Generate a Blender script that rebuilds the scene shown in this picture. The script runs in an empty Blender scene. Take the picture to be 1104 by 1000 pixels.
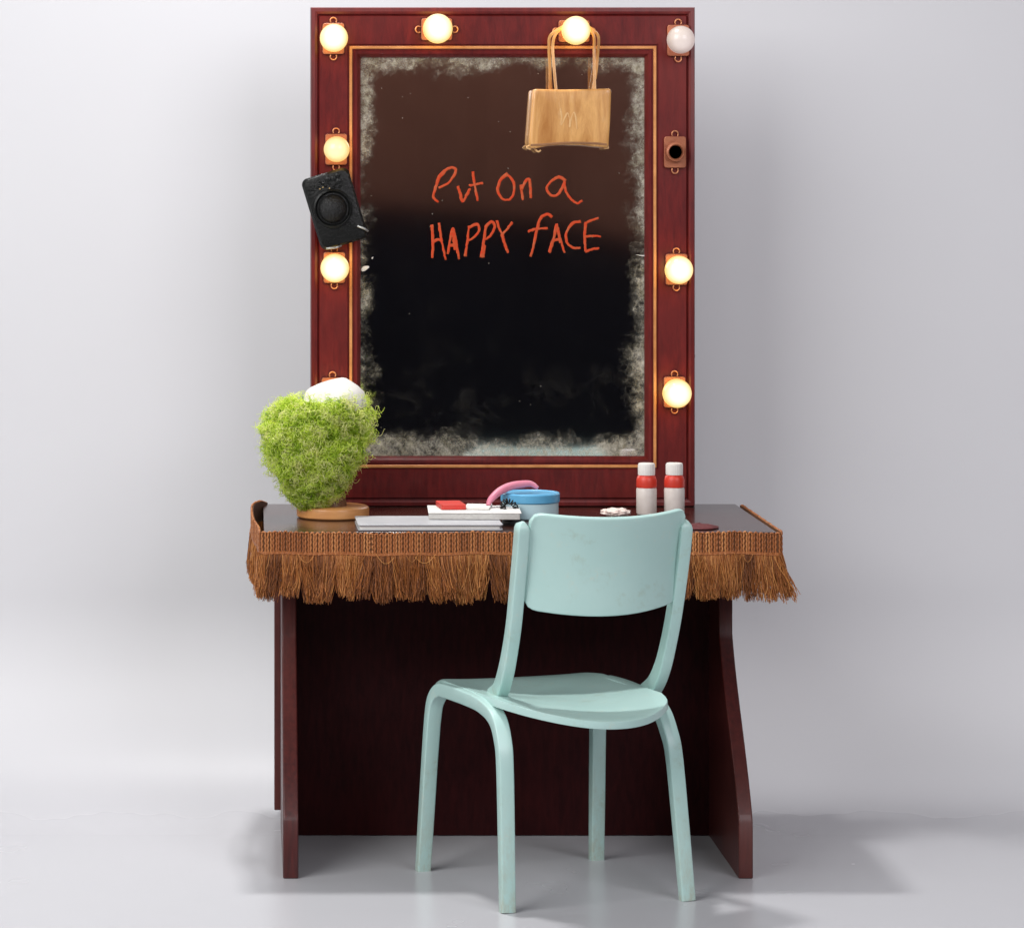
import bpy, bmesh, math, random
from mathutils import Vector, Matrix, noise as mnoise
random.seed(7)
rnd = random.random
def U(a, b): return a + (b - a) * rnd()
S = bpy.context.scene
COL = S.collection
R = math.radians

# ------------------------------------------------------------------ measuring
FPX, VX, VY, EYE = 3500.0, 270.0, 190.0, 1.55
def P(px, py, Y):
    return Vector(((px - VX) * Y / FPX, Y, EYE - (py - VY) * Y / FPX))

# ------------------------------------------------------------------ materials
class NT:
    def __init__(s, name):
        s.m = bpy.data.materials.new(name); s.m.use_nodes = True
        s.t = s.m.node_tree; s.t.nodes.clear()
        s.out = s.n('ShaderNodeOutputMaterial')
    def n(s, typ, **kw):
        nd = s.t.nodes.new(typ)
        for k, v in kw.items(): setattr(nd, k, v)
        return nd
    def link(s, a, b): s.t.links.new(a, b)
    def put(s, sock, v):
        if isinstance(v, bpy.types.NodeSocket): s.link(v, sock)
        else: sock.default_value = v
    def math(s, op, a, b=0.0, clamp=False):
        nd = s.n('ShaderNodeMath', operation=op); nd.use_clamp = clamp
        s.put(nd.inputs[0], a); s.put(nd.inputs[1], b); return nd.outputs[0]
    def coord(s, kind='Object'): return s.n('ShaderNodeTexCoord').outputs[kind]
    def mapping(s, v, scale=(1, 1, 1), rot=(0, 0, 0)):
        nd = s.n('ShaderNodeMapping'); s.link(v, nd.inputs[0])
        nd.inputs['Scale'].default_value = scale; nd.inputs['Rotation'].default_value = rot
        return nd.outputs[0]
    def noise(s, v, scale, detail=6, rough=.6, dist=0.0):
        nd = s.n('ShaderNodeTexNoise'); s.link(v, nd.inputs['Vector'])
        nd.inputs['Scale'].default_value = scale; nd.inputs['Detail'].default_value = detail
        nd.inputs['Roughness'].default_value = rough; nd.inputs['Distortion'].default_value = dist
        return nd.outputs[0]
    def ramp(s, v, stops, interp='LINEAR'):
        nd = s.n('ShaderNodeValToRGB'); s.link(v, nd.inputs[0]); cr = nd.color_ramp; cr.interpolation = interp
        while len(cr.elements) < len(stops): cr.elements.new(.5)
        for e, (p, c) in zip(cr.elements, stops):
            e.position = p
            e.color = (c, c, c, 1) if not hasattr(c, '__len__') else (*c, 1)
        return nd.outputs[0]
    def mix(s, f, a, b, typ='MIX'):
        nd = s.n('ShaderNodeMix', data_type='RGBA', blend_type=typ)
        s.put(nd.inputs[0], f)
        for sock, v in ((nd.inputs[6], a), (nd.inputs[7], b)):
            if isinstance(v, bpy.types.NodeSocket): s.link(v, sock)
            else: sock.default_value = (*v, 1)
        return nd.outputs[2]
    def bump(s, h, strength=.3, dist=.01):
        nd = s.n('ShaderNodeBump'); s.link(h, nd.inputs['Height'])
        nd.inputs['Strength'].default_value = strength; nd.inputs['Distance'].default_value = dist
        return nd.outputs[0]
    def bsdf(s, color, rough=.5, metal=0, normal=None, coat=0, spec=.5, coat_rough=.1, **kw):
        nd = s.n('ShaderNodeBsdfPrincipled')
        s.put(nd.inputs['Base Color'], color if isinstance(color, bpy.types.NodeSocket) else (*color, 1))
        s.put(nd.inputs['Roughness'], rough); s.put(nd.inputs['Metallic'], metal)
        nd.inputs['Coat Weight'].default_value = coat; nd.inputs['Coat Roughness'].default_value = coat_rough
        nd.inputs['Specular IOR Level'].default_value = spec
        if normal is not None: s.link(normal, nd.inputs['Normal'])
        for k, v in kw.items(): s.put(nd.inputs[k.replace('_', ' ')], v)
        return nd.outputs[0]
    def done(s, sh): s.link(sh, s.out.inputs[0]); return s.m

def varied(name, c1, c2, scale=8, rough=(.4, .6), bump=0, bscale=60, stretch=(1, 1, 1), coat=0, metal=0, spec=.5, bdist=.004, coat_rough=.1):
    t = NT(name); co = t.mapping(t.coord(), stretch)
    n = t.noise(co, scale, 8, .62)
    c = t.mix(t.ramp(n, [(.3, 0), (.7, 1)]), c1, c2)
    r = t.n('ShaderNodeMapRange'); t.link(t.noise(co, scale * 2.3, 6, .6), r.inputs[0])
    r.inputs[3].default_value, r.inputs[4].default_value = rough
    nm = t.bump(t.noise(co, bscale, 5, .6), bump, bdist) if bump else None
    return t.done(t.bsdf(c, r.outputs[0], metal, nm, coat, spec, coat_rough))

def wood_paint(name, base, dark, light, rough=(.3, .45), stretch=(3, 3, .6), coat=.2, grain=.25, spec=.5):
    """dark lacquered timber: long grain, scuffs where the lacquer has worn paler"""
    t = NT(name); co = t.coord()
    g = t.noise(t.mapping(co, stretch), 26, 8, .65, .4)
    c = t.mix(t.ramp(g, [(.35, 0), (.7, 1)]), dark, base)
    big = t.noise(co, 2.6, 5, .6)
    c = t.mix(t.ramp(big, [(.45, 0), (.75, .55)]), c, light)
    sc = t.ramp(t.noise(t.mapping(co, (1, 1, 1)), 70, 10, .75), [(.66, 0), (.74, 1)])
    c = t.mix(t.math('MULTIPLY', sc, .35), c, light)
    r = t.n('ShaderNodeMapRange'); t.link(big, r.inputs[0]); r.inputs[3].default_value, r.inputs[4].default_value = rough
    return t.done(t.bsdf(c, r.outputs[0], 0, t.bump(g, grain, .001), coat, spec, .12))

M = {}
M['maroon'] = wood_paint('maroon_lacquer', (.150, .0105, .0098), (.08, .005, .0055), (.19, .024, .018), (.32, .48), coat=.08, spec=.3)
M['maroon_h'] = M['maroon']
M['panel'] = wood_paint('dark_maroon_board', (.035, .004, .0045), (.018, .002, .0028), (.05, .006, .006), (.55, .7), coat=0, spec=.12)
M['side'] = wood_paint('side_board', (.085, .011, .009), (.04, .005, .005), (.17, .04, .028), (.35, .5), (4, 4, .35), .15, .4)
M['table'] = wood_paint('table_varnish', (.055, .017, .011), (.028, .008, .006), (.075, .025, .016), (.16, .30), (.5, 4, 4), .3, .2)
M['gold'] = varied('gold_line', (.78, .35, .12), (.50, .19, .055), 20, (.35, .5), metal=.1)
M['plate'] = varied('copper_plate', (.42, .15, .07), (.27, .08, .04), 40, (.35, .55), .2, 120, metal=.3)
M['wire'] = varied('copper_wire', (.62, .27, .13), (.45, .17, .08), 60, (.3, .45), metal=.6)
M['hole'] = varied('socket_inside', (.012, .008, .006), (.02, .012, .01), 40, (.5, .7))
M['mint'] = None
def mint():
    t = NT('mint_paint'); co = t.coord()
    n = t.noise(co, 5, 6, .6)
    c = t.mix(t.ramp(n, [(.3, 0), (.7, 1)]), (.40, .60, .565), (.45, .64, .605))
    # rubbed and grimy spots
    w = t.ramp(t.noise(co, 34, 10, .72), [(.585, 0), (.68, 1)])
    c = t.mix(t.math('MULTIPLY', w, .5), c, (.52, .60, .52))
    d = t.ramp(t.noise(co, 13, 10, .75), [(.56, 0), (.72, 1)])
    c = t.mix(t.math('MULTIPLY', d, .42), c, (.30, .33, .22))
    sp = t.n('ShaderNodeSeparateXYZ'); t.link(co, sp.inputs[0])
    foot = t.math('MULTIPLY', t.ramp(sp.outputs[2], [(0, 1), (.05, .55), (.28, 0)]), t.ramp(t.noise(t.mapping(co, (1, 1, .35)), 55, 12, .75), [(.42, 0), (.62, 1)]))
    c = t.mix(t.math('MULTIPLY', foot, .75), c, (.40, .40, .31))      # kicked and scraped paint on the lower legs
    st = t.noise(t.mapping(co, (60, 60, 5)), 1, 4, .6)
    return t.done(t.bsdf(c, t.math('ADD', t.math('MULTIPLY', n, .2), .22), 0, t.bump(st, .12, .002), .1, .45, .25))
M['mint'] = mint()

def backdrop(name):
    """one painted sweep: matt on the wall, a little glossier where the floor has been sealed"""
    t = NT(name); co = t.coord(); sp = t.n('ShaderNodeSeparateXYZ'); t.link(co, sp.inputs[0])
    n = t.noise(co, 1.2, 5, .5); f = t.noise(co, 30, 8, .65)
    c = t.mix(n, (.630, .630, .655), (.67, .67, .69))
    h = t.n('ShaderNodeMapRange', interpolation_type='SMOOTHSTEP'); t.link(sp.outputs[2], h.inputs[0])
    h.inputs[1].default_value, h.inputs[2].default_value, h.inputs[3].default_value, h.inputs[4].default_value = 0, .22, .24, .6
    hw = t.n('ShaderNodeMapRange', interpolation_type='SMOOTHSTEP'); t.link(sp.outputs[2], hw.inputs[0]); hw.inputs[1].default_value, hw.inputs[2].default_value = 0, .30
    c = t.mix(hw.outputs[0], (.525, .525, .55), c)      # floor toned greyer to deepen its shadow, feathered into the wall
    r = t.math('ADD', h.outputs[0], t.math('MULTIPLY', t.noise(co, 5, 2, .5), .05))
    return t.done(t.bsdf(c, r, 0, None, 0, .35))
M['backdrop'] = backdrop('studio_sweep'); M['floor'] = M['backdrop']
M['curtain'] = varied('brown_curtain', (.30, .13, .085), (.22, .09, .06), 6, (.8, .95), .3, 60)
M['dark'] = varied('dark_curtain', (.004, .005, .013), (.007, .008, .018), 3, (.85, .95))

def mirror():
    t = NT('aged_mirror'); g = t.coord('Generated'); o = t.coord()
    sp = t.n('ShaderNodeSeparateXYZ'); t.link(g, sp.inputs[0])
    x, z = sp.outputs[0], sp.outputs[2]
    dx = t.math('MULTIPLY', t.math('MINIMUM', x, t.math('SUBTRACT', 1, x)), .69)
    dzt = t.math('MULTIPLY', t.math('SUBTRACT', 1, z), .95)
    dzb = t.math('SUBTRACT', t.math('MULTIPLY', z, .95), .020)
    d = t.math('MINIMUM', dx, t.math('MINIMUM', dzt, dzb))
    # corners gather more tarnish
    cor = t.math('ADD', dx, t.math('MINIMUM', dzt, dzb))
    corf = t.math('MULTIPLY', t.math('SUBTRACT', .16, cor), .28); corf = t.math('MAXIMUM', corf, 0)
    low = t.math('MULTIPLY', t.math('SUBTRACT', t.noise(o, 7.5, 4, .6), .45), .17)
    mid = t.math('MULTIPLY', t.math('SUBTRACT', t.noise(o, 42, 14, .82, .5), .5), .13)
    e = t.math('SUBTRACT', d, t.math('ADD', t.math('ADD', low, mid), corf))
    mask = t.ramp(t.math('MULTIPLY', t.math('SUBTRACT', e, -.0175), 15), [(.0, 1), (.16, .8), (.32, .35), (.5, .1), (.7, 0)])
    fine = t.math('ADD', t.math('MULTIPLY', t.noise(o, 24, 15, .8), .55), t.math('MULTIPLY', t.noise(o, 110, 15, .8), .45))
    mask = t.math('MULTIPLY', mask, t.ramp(fine, [(.41, .04), (.50, .5), (.58, 1)]))
    # specks of dust and a cloudy film
    vo = t.n('ShaderNodeTexVoronoi'); t.link(o, vo.inputs['Vector']); vo.inputs['Scale'].default_value = 42
    sel = t.n('ShaderNodeSeparateColor'); t.link(vo.outputs['Color'], sel.inputs[0])
    dot = t.math('MULTIPLY', t.math('LESS_THAN', vo.outputs['Distance'], t.math('MULTIPLY', sel.outputs[1], .105)), t.math('GREATER_THAN', sel.outputs[0], .55))
    film = t.math('MULTIPLY', t.ramp(t.noise(o, 9, 9, .7, .5), [(.52, 0), (.85, 1)]), t.ramp(t.math('MULTIPLY', dzb, 4), [(0, .10), (1, .010)]))
    mask = t.math('MAXIMUM', mask, t.math('MULTIPLY', dot, .55))
    mask = t.math('MAXIMUM', mask, film, True)
    tc = t.mix(t.ramp(t.noise(o, 26, 12, .8), [(.35, 0), (.65, 1)]), (.25, .22, .13), (.64, .61, .52))
    silver = t.bsdf((.74, .73, .74), .065, 1.0)
    rust = t.bsdf(tc, .6)
    mx = t.n('ShaderNodeMixShader'); t.link(mask, mx.inputs[0]); t.link(silver, mx.inputs[1]); t.link(rust, mx.inputs[2])
    return t.done(mx.outputs[0])
M['mirror'] = mirror()
def lipstick():
    t = NT('lipstick'); o = t.coord()
    c = t.mix(t.ramp(t.noise(o, 120, 8, .7), [(.35, 0), (.65, 1)]), (.62, .040, .010), (.52, .095, .03))
    c = t.mix(t.math('MULTIPLY', t.ramp(t.noise(o, 45, 6, .7), [(.5, 0), (.72, 1)]), .55), c, (.46, .19, .085))
    return t.done(t.bsdf(c, .55, spec=.15, normal= t.bump(t.noise(o, 400, 4), .6, .002)))
M['lipstick'] = lipstick()
def glow(name, tip, neck, s1, s2):
    """frosted lamp glass: white-hot at the tip, amber at the rim, extra glow at the neck"""
    t = NT(name); g = t.coord('Generated'); sp = t.n('ShaderNodeSeparateXYZ'); t.link(g, sp.inputs[0])
    f = t.ramp(sp.outputs[1], [(.0, 0), (.1, .12), (.24, .62), (.42, 1)])
    c = t.mix(f, tip, neck)
    st = t.math('ADD', s1, t.math('MULTIPLY', f, s2 - s1))
    st = t.math('ADD', st, t.math('MULTIPLY', t.ramp(sp.outputs[1], [(.5, 0), (.75, 1)]), s2 * 5))      # extra glow on the hidden neck, added to light the frame
    b = t.bsdf((.22, .20, .16), .25, Emission_Color=c, Emission_Strength=st)
    return t.done(b)
M['lit'] = glow('lit_bulb', (1, .93, .72), (1, .66, .17), 1.25, .88)
M['lit_warm'] = glow('dim_bulb', (1, .80, .38), (1, .58, .13), 1.08, .8)
M['lit_off'] = glow('pale_bulb', (1, .84, .82), (1, .74, .70), .62, .30)  # unlit bulb, its pale brightness put in as a weak glow
M['tan'] = None
def tan():
    t = NT('tan_leather'); o = t.coord()
    g = t.noise(t.mapping(o, (12, 12, 2.6)), 2.2, 10, .7, .5)
    c = t.mix(t.ramp(g, [(.3, 0), (.7, 1)]), (.40, .155, .036), (.80, .44, .15))
    w = t.ramp(t.noise(t.mapping(o, (30, 30, 7)), 2, 10, .75), [(.58, 0), (.76, 1)])
    c = t.mix(t.math('MULTIPLY', w, .5), c, (.74, .52, .30))
    return t.done(t.bsdf(c, t.math('ADD', t.math('MULTIPLY', g, .3), .18), 0, t.bump(g, .35, .003), .3))
M['tan'] = tan()
M['tan_dark'] = varied('tan_edge', (.34, .16, .06), (.22, .10, .04), 40, (.4, .6), .3)
M['pale'] = varied('worn_mark', (.74, .47, .21), (.66, .38, .15), 150, (.5, .7))
M['black'] = varied('black_bakelite', (.003, .0032, .003), (.008, .0085, .008), 30, (.2, .4), .5, 160, bdist=.003, spec=.28)
M['grain'] = varied('black_leatherette', (.004, .004, .004), (.010, .010, .010), 90, (.25, .45), .9, 200, bdist=.004, spec=.35)
M['steel'] = varied('worn_steel', (.5, .5, .48), (.3, .3, .29), 60, (.25, .5), metal=.9)
M['brass'] = varied('brass_pin', (.6, .42, .2), (.4, .28, .12), 60, (.3, .5), metal=.8)
M['cap'] = varied('white_foam', (.66, .645, .61), (.60, .58, .54), 30, (.7, .85), .2, 90)
M['oak'] = wood_paint('orange_timber', (.62, .27, .085), (.46, .18, .05), (.70, .38, .15), (.35, .5), (1, 1, 6), .2, .3)
M['stemwood'] = wood_paint('brown_timber', (.20, .085, .03), (.10, .04, .014), (.26, .12, .045), (.4, .55), (5, 5, .8), .1, .4)
M['slate'] = varied('grey_cover', (.42, .43, .45), (.50, .50, .52), 12, (.3, .45), .1, 200)
M['paper'] = varied('paper_edges', (.72, .70, .66), (.5, .48, .45), 140, (.7, .9), .5, 300, (1, 1, 6))
M['page'] = varied('page', (.75, .73, .69), (.62, .6, .58), 9, (.6, .8))
M['red'] = varied('red_card', (.62, .03, .02), (.5, .05, .035), 20, (.4, .55))
M['pink'] = varied('pink_plastic', (.68, .24, .32), (.58, .17, .26), 14, (.3, .45))
M['blue'] = varied('blue_lid', (.13, .42, .66), (.10, .36, .6), 18, (.3, .42))
M['paleblue'] = varied('pale_blue_side', (.42, .60, .66), (.5, .66, .70), 18, (.3, .45))
M['bottle'] = varied('white_bottle', (.72, .66, .62), (.62, .55, .50), 25, (.3, .45))
M['bottlecap'] = varied('white_cap', (.80, .77, .73), (.74, .71, .67), 25, (.35, .45))
M['redband'] = varied('red_band', (.68, .045, .02), (.55, .035, .02), 25, (.35, .5))
M['print'] = varied('print_ink', (.28, .16, .13), (.36, .22, .18), 60, (.5, .6))
M['tissue'] = varied('tissue', (.78, .66, .60), (.72, .58, .52), 40, (.8, .9), .5, 80)
M['wine'] = varied('wine_cloth', (.13, .018, .02), (.08, .01, .012), 40, (.6, .8), .4, 120)
def strands(name, a, b, c, trans=.25, rough=.5):
    """thread colour that differs from thread to thread"""
    t = NT(name); at = t.n('ShaderNodeAttribute', attribute_name='tint')
    col = t.ramp(at.outputs['Fac'], [(0, a), (.5, b), (1, c)])
    d = t.bsdf(col, rough, spec=.4)
    tr = t.n('ShaderNodeBsdfTranslucent'); t.link(col, tr.inputs[0])
    mx = t.n('ShaderNodeMixShader'); mx.inputs[0].default_value = trans
    t.link(d, mx.inputs[1]); t.link(tr.outputs[0], mx.inputs[2])
    return t.done(mx.outputs[0])
M['thread'] = strands('fringe_thread', (.16, .046, .010), (.44, .145, .032), (.78, .36, .11), .15, .4)
M['cord'] = strands('braid_cord', (.20, .060, .016), (.37, .122, .034), (.58, .25, .085), .05, .4)
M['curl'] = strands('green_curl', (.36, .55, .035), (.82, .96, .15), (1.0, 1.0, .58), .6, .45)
M['underbraid'] = varied('braid_backing', (.10, .035, .01), (.15, .055, .016), 60, (.7, .8))
M['underhair'] = varied('wig_cap', (.40, .50, .035), (.50, .58, .05), 60, (.8, .9), .6, 60)

# ------------------------------------------------------------------ objects
def thing(name, label, cat, loc, group=None):
    o = bpy.data.objects.new(name, None); COL.objects.link(o)
    o.location = loc; o.empty_display_size = .05
    o['label'] = label; o['category'] = cat
    if group: o['group'] = group
    return o
def origin(o):
    v = Vector((0, 0, 0))
    while o is not None: v += o.location; o = o.parent
    return v
def obj(name, bm, mat, parent=None, smooth=True, bevel=0, label=None, angle=40):
    """bm is in world coordinates; the mesh is stored relative to its thing's base"""
    off = origin(parent) if parent else Vector((0, 0, 0))
    bmesh.ops.translate(bm, verts=bm.verts, vec=-off)
    bmesh.ops.recalc_face_normals(bm, faces=bm.faces)
    me = bpy.data.meshes.new(name); bm.to_mesh(me); bm.free()
    o = bpy.data.objects.new(name, me); COL.objects.link(o)
    me.materials.append(mat)
    if parent: o.parent = parent
    if smooth:
        me.shade_smooth()
        if angle: me.set_sharp_from_angle(angle=R(angle))
    if bevel:
        b = o.modifiers.new('bevel', 'BEVEL'); b.width = bevel; b.segments = 3; b.limit_method = 'ANGLE'; b.angle_limit = R(35)
        b.harden_normals = False
    if label: o['label'] = label
    return o
def one(o, label, cat, group=None):
    o['label'] = label; o['category'] = cat
    if group: o['group'] = group
    return o
def structure(o): o['kind'] = 'structure'; return o

def box(bm, a, b):
    vs = [bm.verts.new((x, y, z)) for x in (a[0], b[0]) for y in (a[1], b[1]) for z in (a[2], b[2])]
    for f in ((0, 1, 3, 2), (4, 6, 7, 5), (0, 4, 5, 1), (2, 3, 7, 6), (0, 2, 6, 4), (1, 5, 7, 3)):
        bm.faces.new([vs[i] for i in f])
    return vs
def poly_prism(bm, pts2, f0, f1):
    """2-D outline extruded between two mappings"""
    a = [bm.verts.new(f0(*p)) for p in pts2]; b = [bm.verts.new(f1(*p)) for p in pts2]
    n = len(pts2)
    bm.faces.new(a[::-1]); bm.faces.new(b)
    for i in range(n): bm.faces.new((a[i], a[(i + 1) % n], b[(i + 1) % n], b[i]))
    return a + b
def lathe(bm, prof, c, axis='Z', n=40, tilt=None):
    c = Vector(c); rings = []
    def put(r, h, a):
        if axis == 'Z': v = Vector((r * math.cos(a), r * math.sin(a), h))
        else: v = Vector((r * math.cos(a), -h, r * math.sin(a)))         # 'Y': towards the viewer
        if tilt is not None: v = tilt @ v
        return bm.verts.new(c + v)
    for r, h in prof:
        rings.append([put(0, h, 0)] if r < 1e-6 else [put(r, h, 2 * math.pi * i / n) for i in range(n)])
    for a, b in zip(rings, rings[1:]):
        for i in range(n):
            j = (i + 1) % n
            if len(a) == 1 and len(b) == 1: continue
            if len(a) == 1: bm.faces.new((a[0], b[j], b[i]))
            elif len(b) == 1: bm.faces.new((a[i], a[j], b[0]))
            else: bm.faces.new((a[i], a[j], b[j], b[i]))
    for r in (rings[0], rings[-1]):
        if len(r) > 1:
            try: bm.faces.new(r)
            except ValueError: pass
def catmull(pts, k):
    pts = [Vector(p) for p in pts]; out = []
    q = [pts[0] * 2 - pts[1]] + pts + [pts[-1] * 2 - pts[-2]]
    for i in range(1, len(q) - 2):
        for j in range(k):
            t = j / k; a, b, c, d = q[i - 1:i + 3]
            out.append(.5 * ((2 * b) + (c - a) * t + (2 * a - 5 * b + 4 * c - d) * t * t + (3 * b - a - 3 * c + d) * t ** 3))
    out.append(pts[-1]); return out
def sweep(bm, path, section, side, scale=None, cap=True):
    """section [(a, b)]: a along `side`, b along the normal in the bend's plane"""
    rings = []; n = len(path)
    for i, p in enumerate(path):
        T = (path[min(i + 1, n - 1)] - path[max(i - 1, 0)]).normalized()
        A = (Vector(side) - T * T.dot(Vector(side))).normalized(); B = T.cross(A)
        s = scale(i / (n - 1)) if scale else (1, 1)
        rings.append([bm.verts.new(p + A * a * s[0] + B * b * s[1]) for a, b in section])
    m = len(section)
    for r0, r1 in zip(rings, rings[1:]):
        for i in range(m): bm.faces.new((r0[i], r0[(i + 1) % m], r1[(i + 1) % m], r1[i]))
    if cap: bm.faces.new(rings[0][::-1]); bm.faces.new(rings[-1])
def round_rect(w, h, r, k=4):
    out = []
    for cx, cy, a0 in ((w - r, h - r, 0), (-w + r, h - r, 90), (-w + r, -h + r, 180), (w - r, -h + r, 270)):
        for i in range(k + 1):
            a = R(a0 + 90 * i / k); out.append((cx + r * math.cos(a), cy + r * math.sin(a)))
    return out
def circle(r, n=8): return [(r * math.cos(2 * math.pi * i / n), r * math.sin(2 * math.pi * i / n)) for i in range(n)]
def tube(bm, path, r, n=6, scale=None, cap=True):
    d = (path[-1] - path[0]); side = Vector((0, 1, 0)) if abs(d.normalized().y) < .8 else Vector((1, 0, 0))
    sweep(bm, path, circle(r, n), side, scale, cap)
class Threads:
    """very many thin threads gathered into one mesh, each with its own tint"""
    def __init__(s): s.v = []; s.f = []; s.c = []
    def add(s, path, r, tint, n=3, taper=.5):
        b = len(s.v); L = len(path)
        up = Vector((U(-1, 1), U(-1, 1), U(-1, 1)))
        for i, p in enumerate(path):
            T = (path[min(i + 1, L - 1)] - path[max(i - 1, 0)]).normalized()
            A = T.cross(up)
            if A.length < 1e-3: A = T.orthogonal()
            A.normalize(); B = T.cross(A)
            rr = r * (1 - (1 - taper) * i / (L - 1))
            for j in range(n):
                a = 2 * math.pi * j / n
                s.v.append(p + (A * math.cos(a) + B * math.sin(a)) * rr); s.c.append(tint)
        for i in range(L - 1):
            for j in range(n):
                k = (j + 1) % n
                s.f.append((b + i * n + j, b + i * n + k, b + (i + 1) * n + k, b + (i + 1) * n + j))
    def build(s, name, mat, parent):
        off = origin(parent)
        me = bpy.data.meshes.new(name); me.from_pydata([v - off for v in s.v], [], s.f)
        at = me.attributes.new('tint', 'FLOAT', 'POINT'); at.data.foreach_set('value', s.c)
        me.materials.append(mat); me.shade_smooth()
        o = bpy.data.objects.new(name, me); COL.objects.link(o); o.parent = parent
        return o

# ------------------------------------------------------------------ setting
WALLY, COVE = 8.15, .50
bm = bmesh.new()
vs = [bm.verts.new(p) for p in ((-7, .5, 0), (8, .5, 0), (8, WALLY - COVE, 0), (-7, WALLY - COVE, 0))]
bm.faces.new(vs)
structure(obj('floor', bm, M['floor'], smooth=False))
bm = bmesh.new()
prof = [(WALLY - COVE + COVE * math.sin(R(a)), COVE - COVE * math.cos(R(a))) for a in range(0, 91, 5)] + [(WALLY, 5.5)]
rows = [[bm.verts.new((x, y, z)) for (y, z) in prof] for x in (-7, 8)]
for i in range(len(prof) - 1): bm.faces.new((rows[0][i], rows[1][i], rows[1][i + 1], rows[0][i + 1]))
structure(obj('wall', bm, M['floor'] if False else M['backdrop'], angle=0))
# the dim far end of the studio, which the mirror looks back at: a brown drape over a dark wall
FAR = -2.0
bm = bmesh.new(); box(bm, (-6, FAR - .25, -.02), (8, FAR - .1, 5))
structure(obj('far_wall', bm, M['dark'], smooth=False))
def far(px, py):      # where the mirror's reflection of the far end is met
    D = 2 * 7.735 - FAR
    return (px - VX) * D / FPX, EYE - (py - VY) * D / FPX
hem = [(300, 214), (390, 220), (440, 222), (480, 226), (520, 229), (560, 232), (600, 238), (640, 247), (680, 258), (720, 268), (800, 275)]
bm = bmesh.new()
hp = [far(*p) for p in hem]; cols = []
for i in range(161):
    x = -1.5 + i * 5.5 / 160
    if x <= hp[0][0]: z = hp[0][1]
    elif x >= hp[-1][0]: z = hp[-1][1]
    else:
        for a, b in zip(hp, hp[1:]):
            if a[0] <= x <= b[0]: z = a[1] + (b[1] - a[1]) * (x - a[0]) / (b[0] - a[0])
    y = FAR + .05 * math.sin(x * 13 + .6 * math.sin(x * 5))
    cols.append((bm.verts.new((x, y, z)), bm.verts.new((x, y, 4.2)), bm.verts.new((x, y - .006, 4.2)), bm.verts.new((x, y - .006, z))))
for a, b in zip(cols, cols[1:]):
    for k in range(4): bm.faces.new((a[k], b[k], b[(k + 1) % 4], a[(k + 1) % 4]))
structure(obj('far_drape', bm, M['curtain']))

# ------------------------------------------------------------------ dressing table
TX0, TX1, TY0, TY1, TZ = .03, 1.163, 7.175, 7.79, .764
desk = thing('dressing_table', 'dark maroon dressing table with brown fringed top standing on the pale floor', 'dressing table', ((TX0 + TX1) / 2, 7.48, 0))
bm = bmesh.new(); box(bm, (TX0, TY0, TZ - .03), (TX1, TY1, TZ)); obj('tabletop', bm, M['table'], desk, bevel=.0008)
def side_outline():
    """(y, z): straight back, front edge that sweeps forward to a deep foot"""
    pts = [(7.762, 0), (7.762, TZ - .032), (7.47, TZ - .032)]
    for k in range(0, 25):
        t = k / 24; z = .50 - t * (.50 - .125)
        s = .65 * t + .35 * t * t * (3 - 2 * t)
        pts.append((7.475 - .305 * s, z))
    pts.append((7.168, 0.0)); return pts
for x0, x1 in ((.072, .106), (1.078, 1.110)):
    bm = bmesh.new(); poly_prism(bm, side_outline(), lambda y, z: (x0, y, z), lambda y, z: (x1, y, z))
    obj('side_panel', bm, M['side'], desk, bevel=.003)
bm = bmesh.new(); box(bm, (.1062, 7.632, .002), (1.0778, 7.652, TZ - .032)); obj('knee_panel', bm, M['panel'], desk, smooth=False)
bm = bmesh.new(); box(bm, (.057, 7.764, .035), (.1075, 7.785, TZ - .032)); obj('rear_strip', bm, M['side'], desk, bevel=.002)
bm = bmesh.new(); box(bm, (1.0765, 7.764, .035), (1.125, 7.785, TZ - .032)); obj('rear_strip', bm, M['side'], desk, bevel=.002)
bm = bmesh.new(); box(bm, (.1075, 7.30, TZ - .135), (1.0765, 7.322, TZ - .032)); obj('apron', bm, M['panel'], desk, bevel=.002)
# braid: path round three sides; the left end has come loose and bows outwards
def trim_path():
    pts = []
    left = catmull([(TX0 + .012, 7.79, TZ + .004), (TX0 - .004, 7.70, TZ + .016), (TX0 - .022, 7.56, TZ + .020), (TX0 - .020, 7.42, TZ + .006), (TX0 - .008, 7.28, TZ + .001), (TX0 - .006, TY0 - .004, TZ + .001)], 24)
    pts += left
    n = 160
    for i in range(1, n + 1): pts.append(Vector((TX0 - .006 + (TX1 - TX0 + .012) * i / n, TY0 - .0075, TZ + .001 + .0012 * math.sin(i * .31) + .0014 * math.sin(i * .093 + 1) - .0008)))
    for i in range(1, 90): pts.append(Vector((TX1 + .0075, TY0 - .004 + (TY1 - TY0) * i / 90, TZ + .001)))
    return pts
tp = trim_path()
ln = [0]
for a, b in zip(tp, tp[1:]): ln.append(ln[-1] + (b - a).length)
def at(d):
    for i in range(len(tp) - 1):
        if ln[i + 1] >= d:
            t = (d - ln[i]) / (ln[i + 1] - ln[i]); p = tp[i].lerp(tp[i + 1], t); T = (tp[min(i + 2, len(tp) - 1)] - tp[max(i - 1, 0)]); T.z = 0; T.normalize()
            return p, T, Vector((T.y, -T.x, 0))
    T = (tp[-1] - tp[-2]).normalized(); return tp[-1], T, Vector((T.y, -T.x, 0))
L = ln[-1]; BH = .048
th = Threads(); pitch = .0118; N = int(L / pitch)
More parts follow.
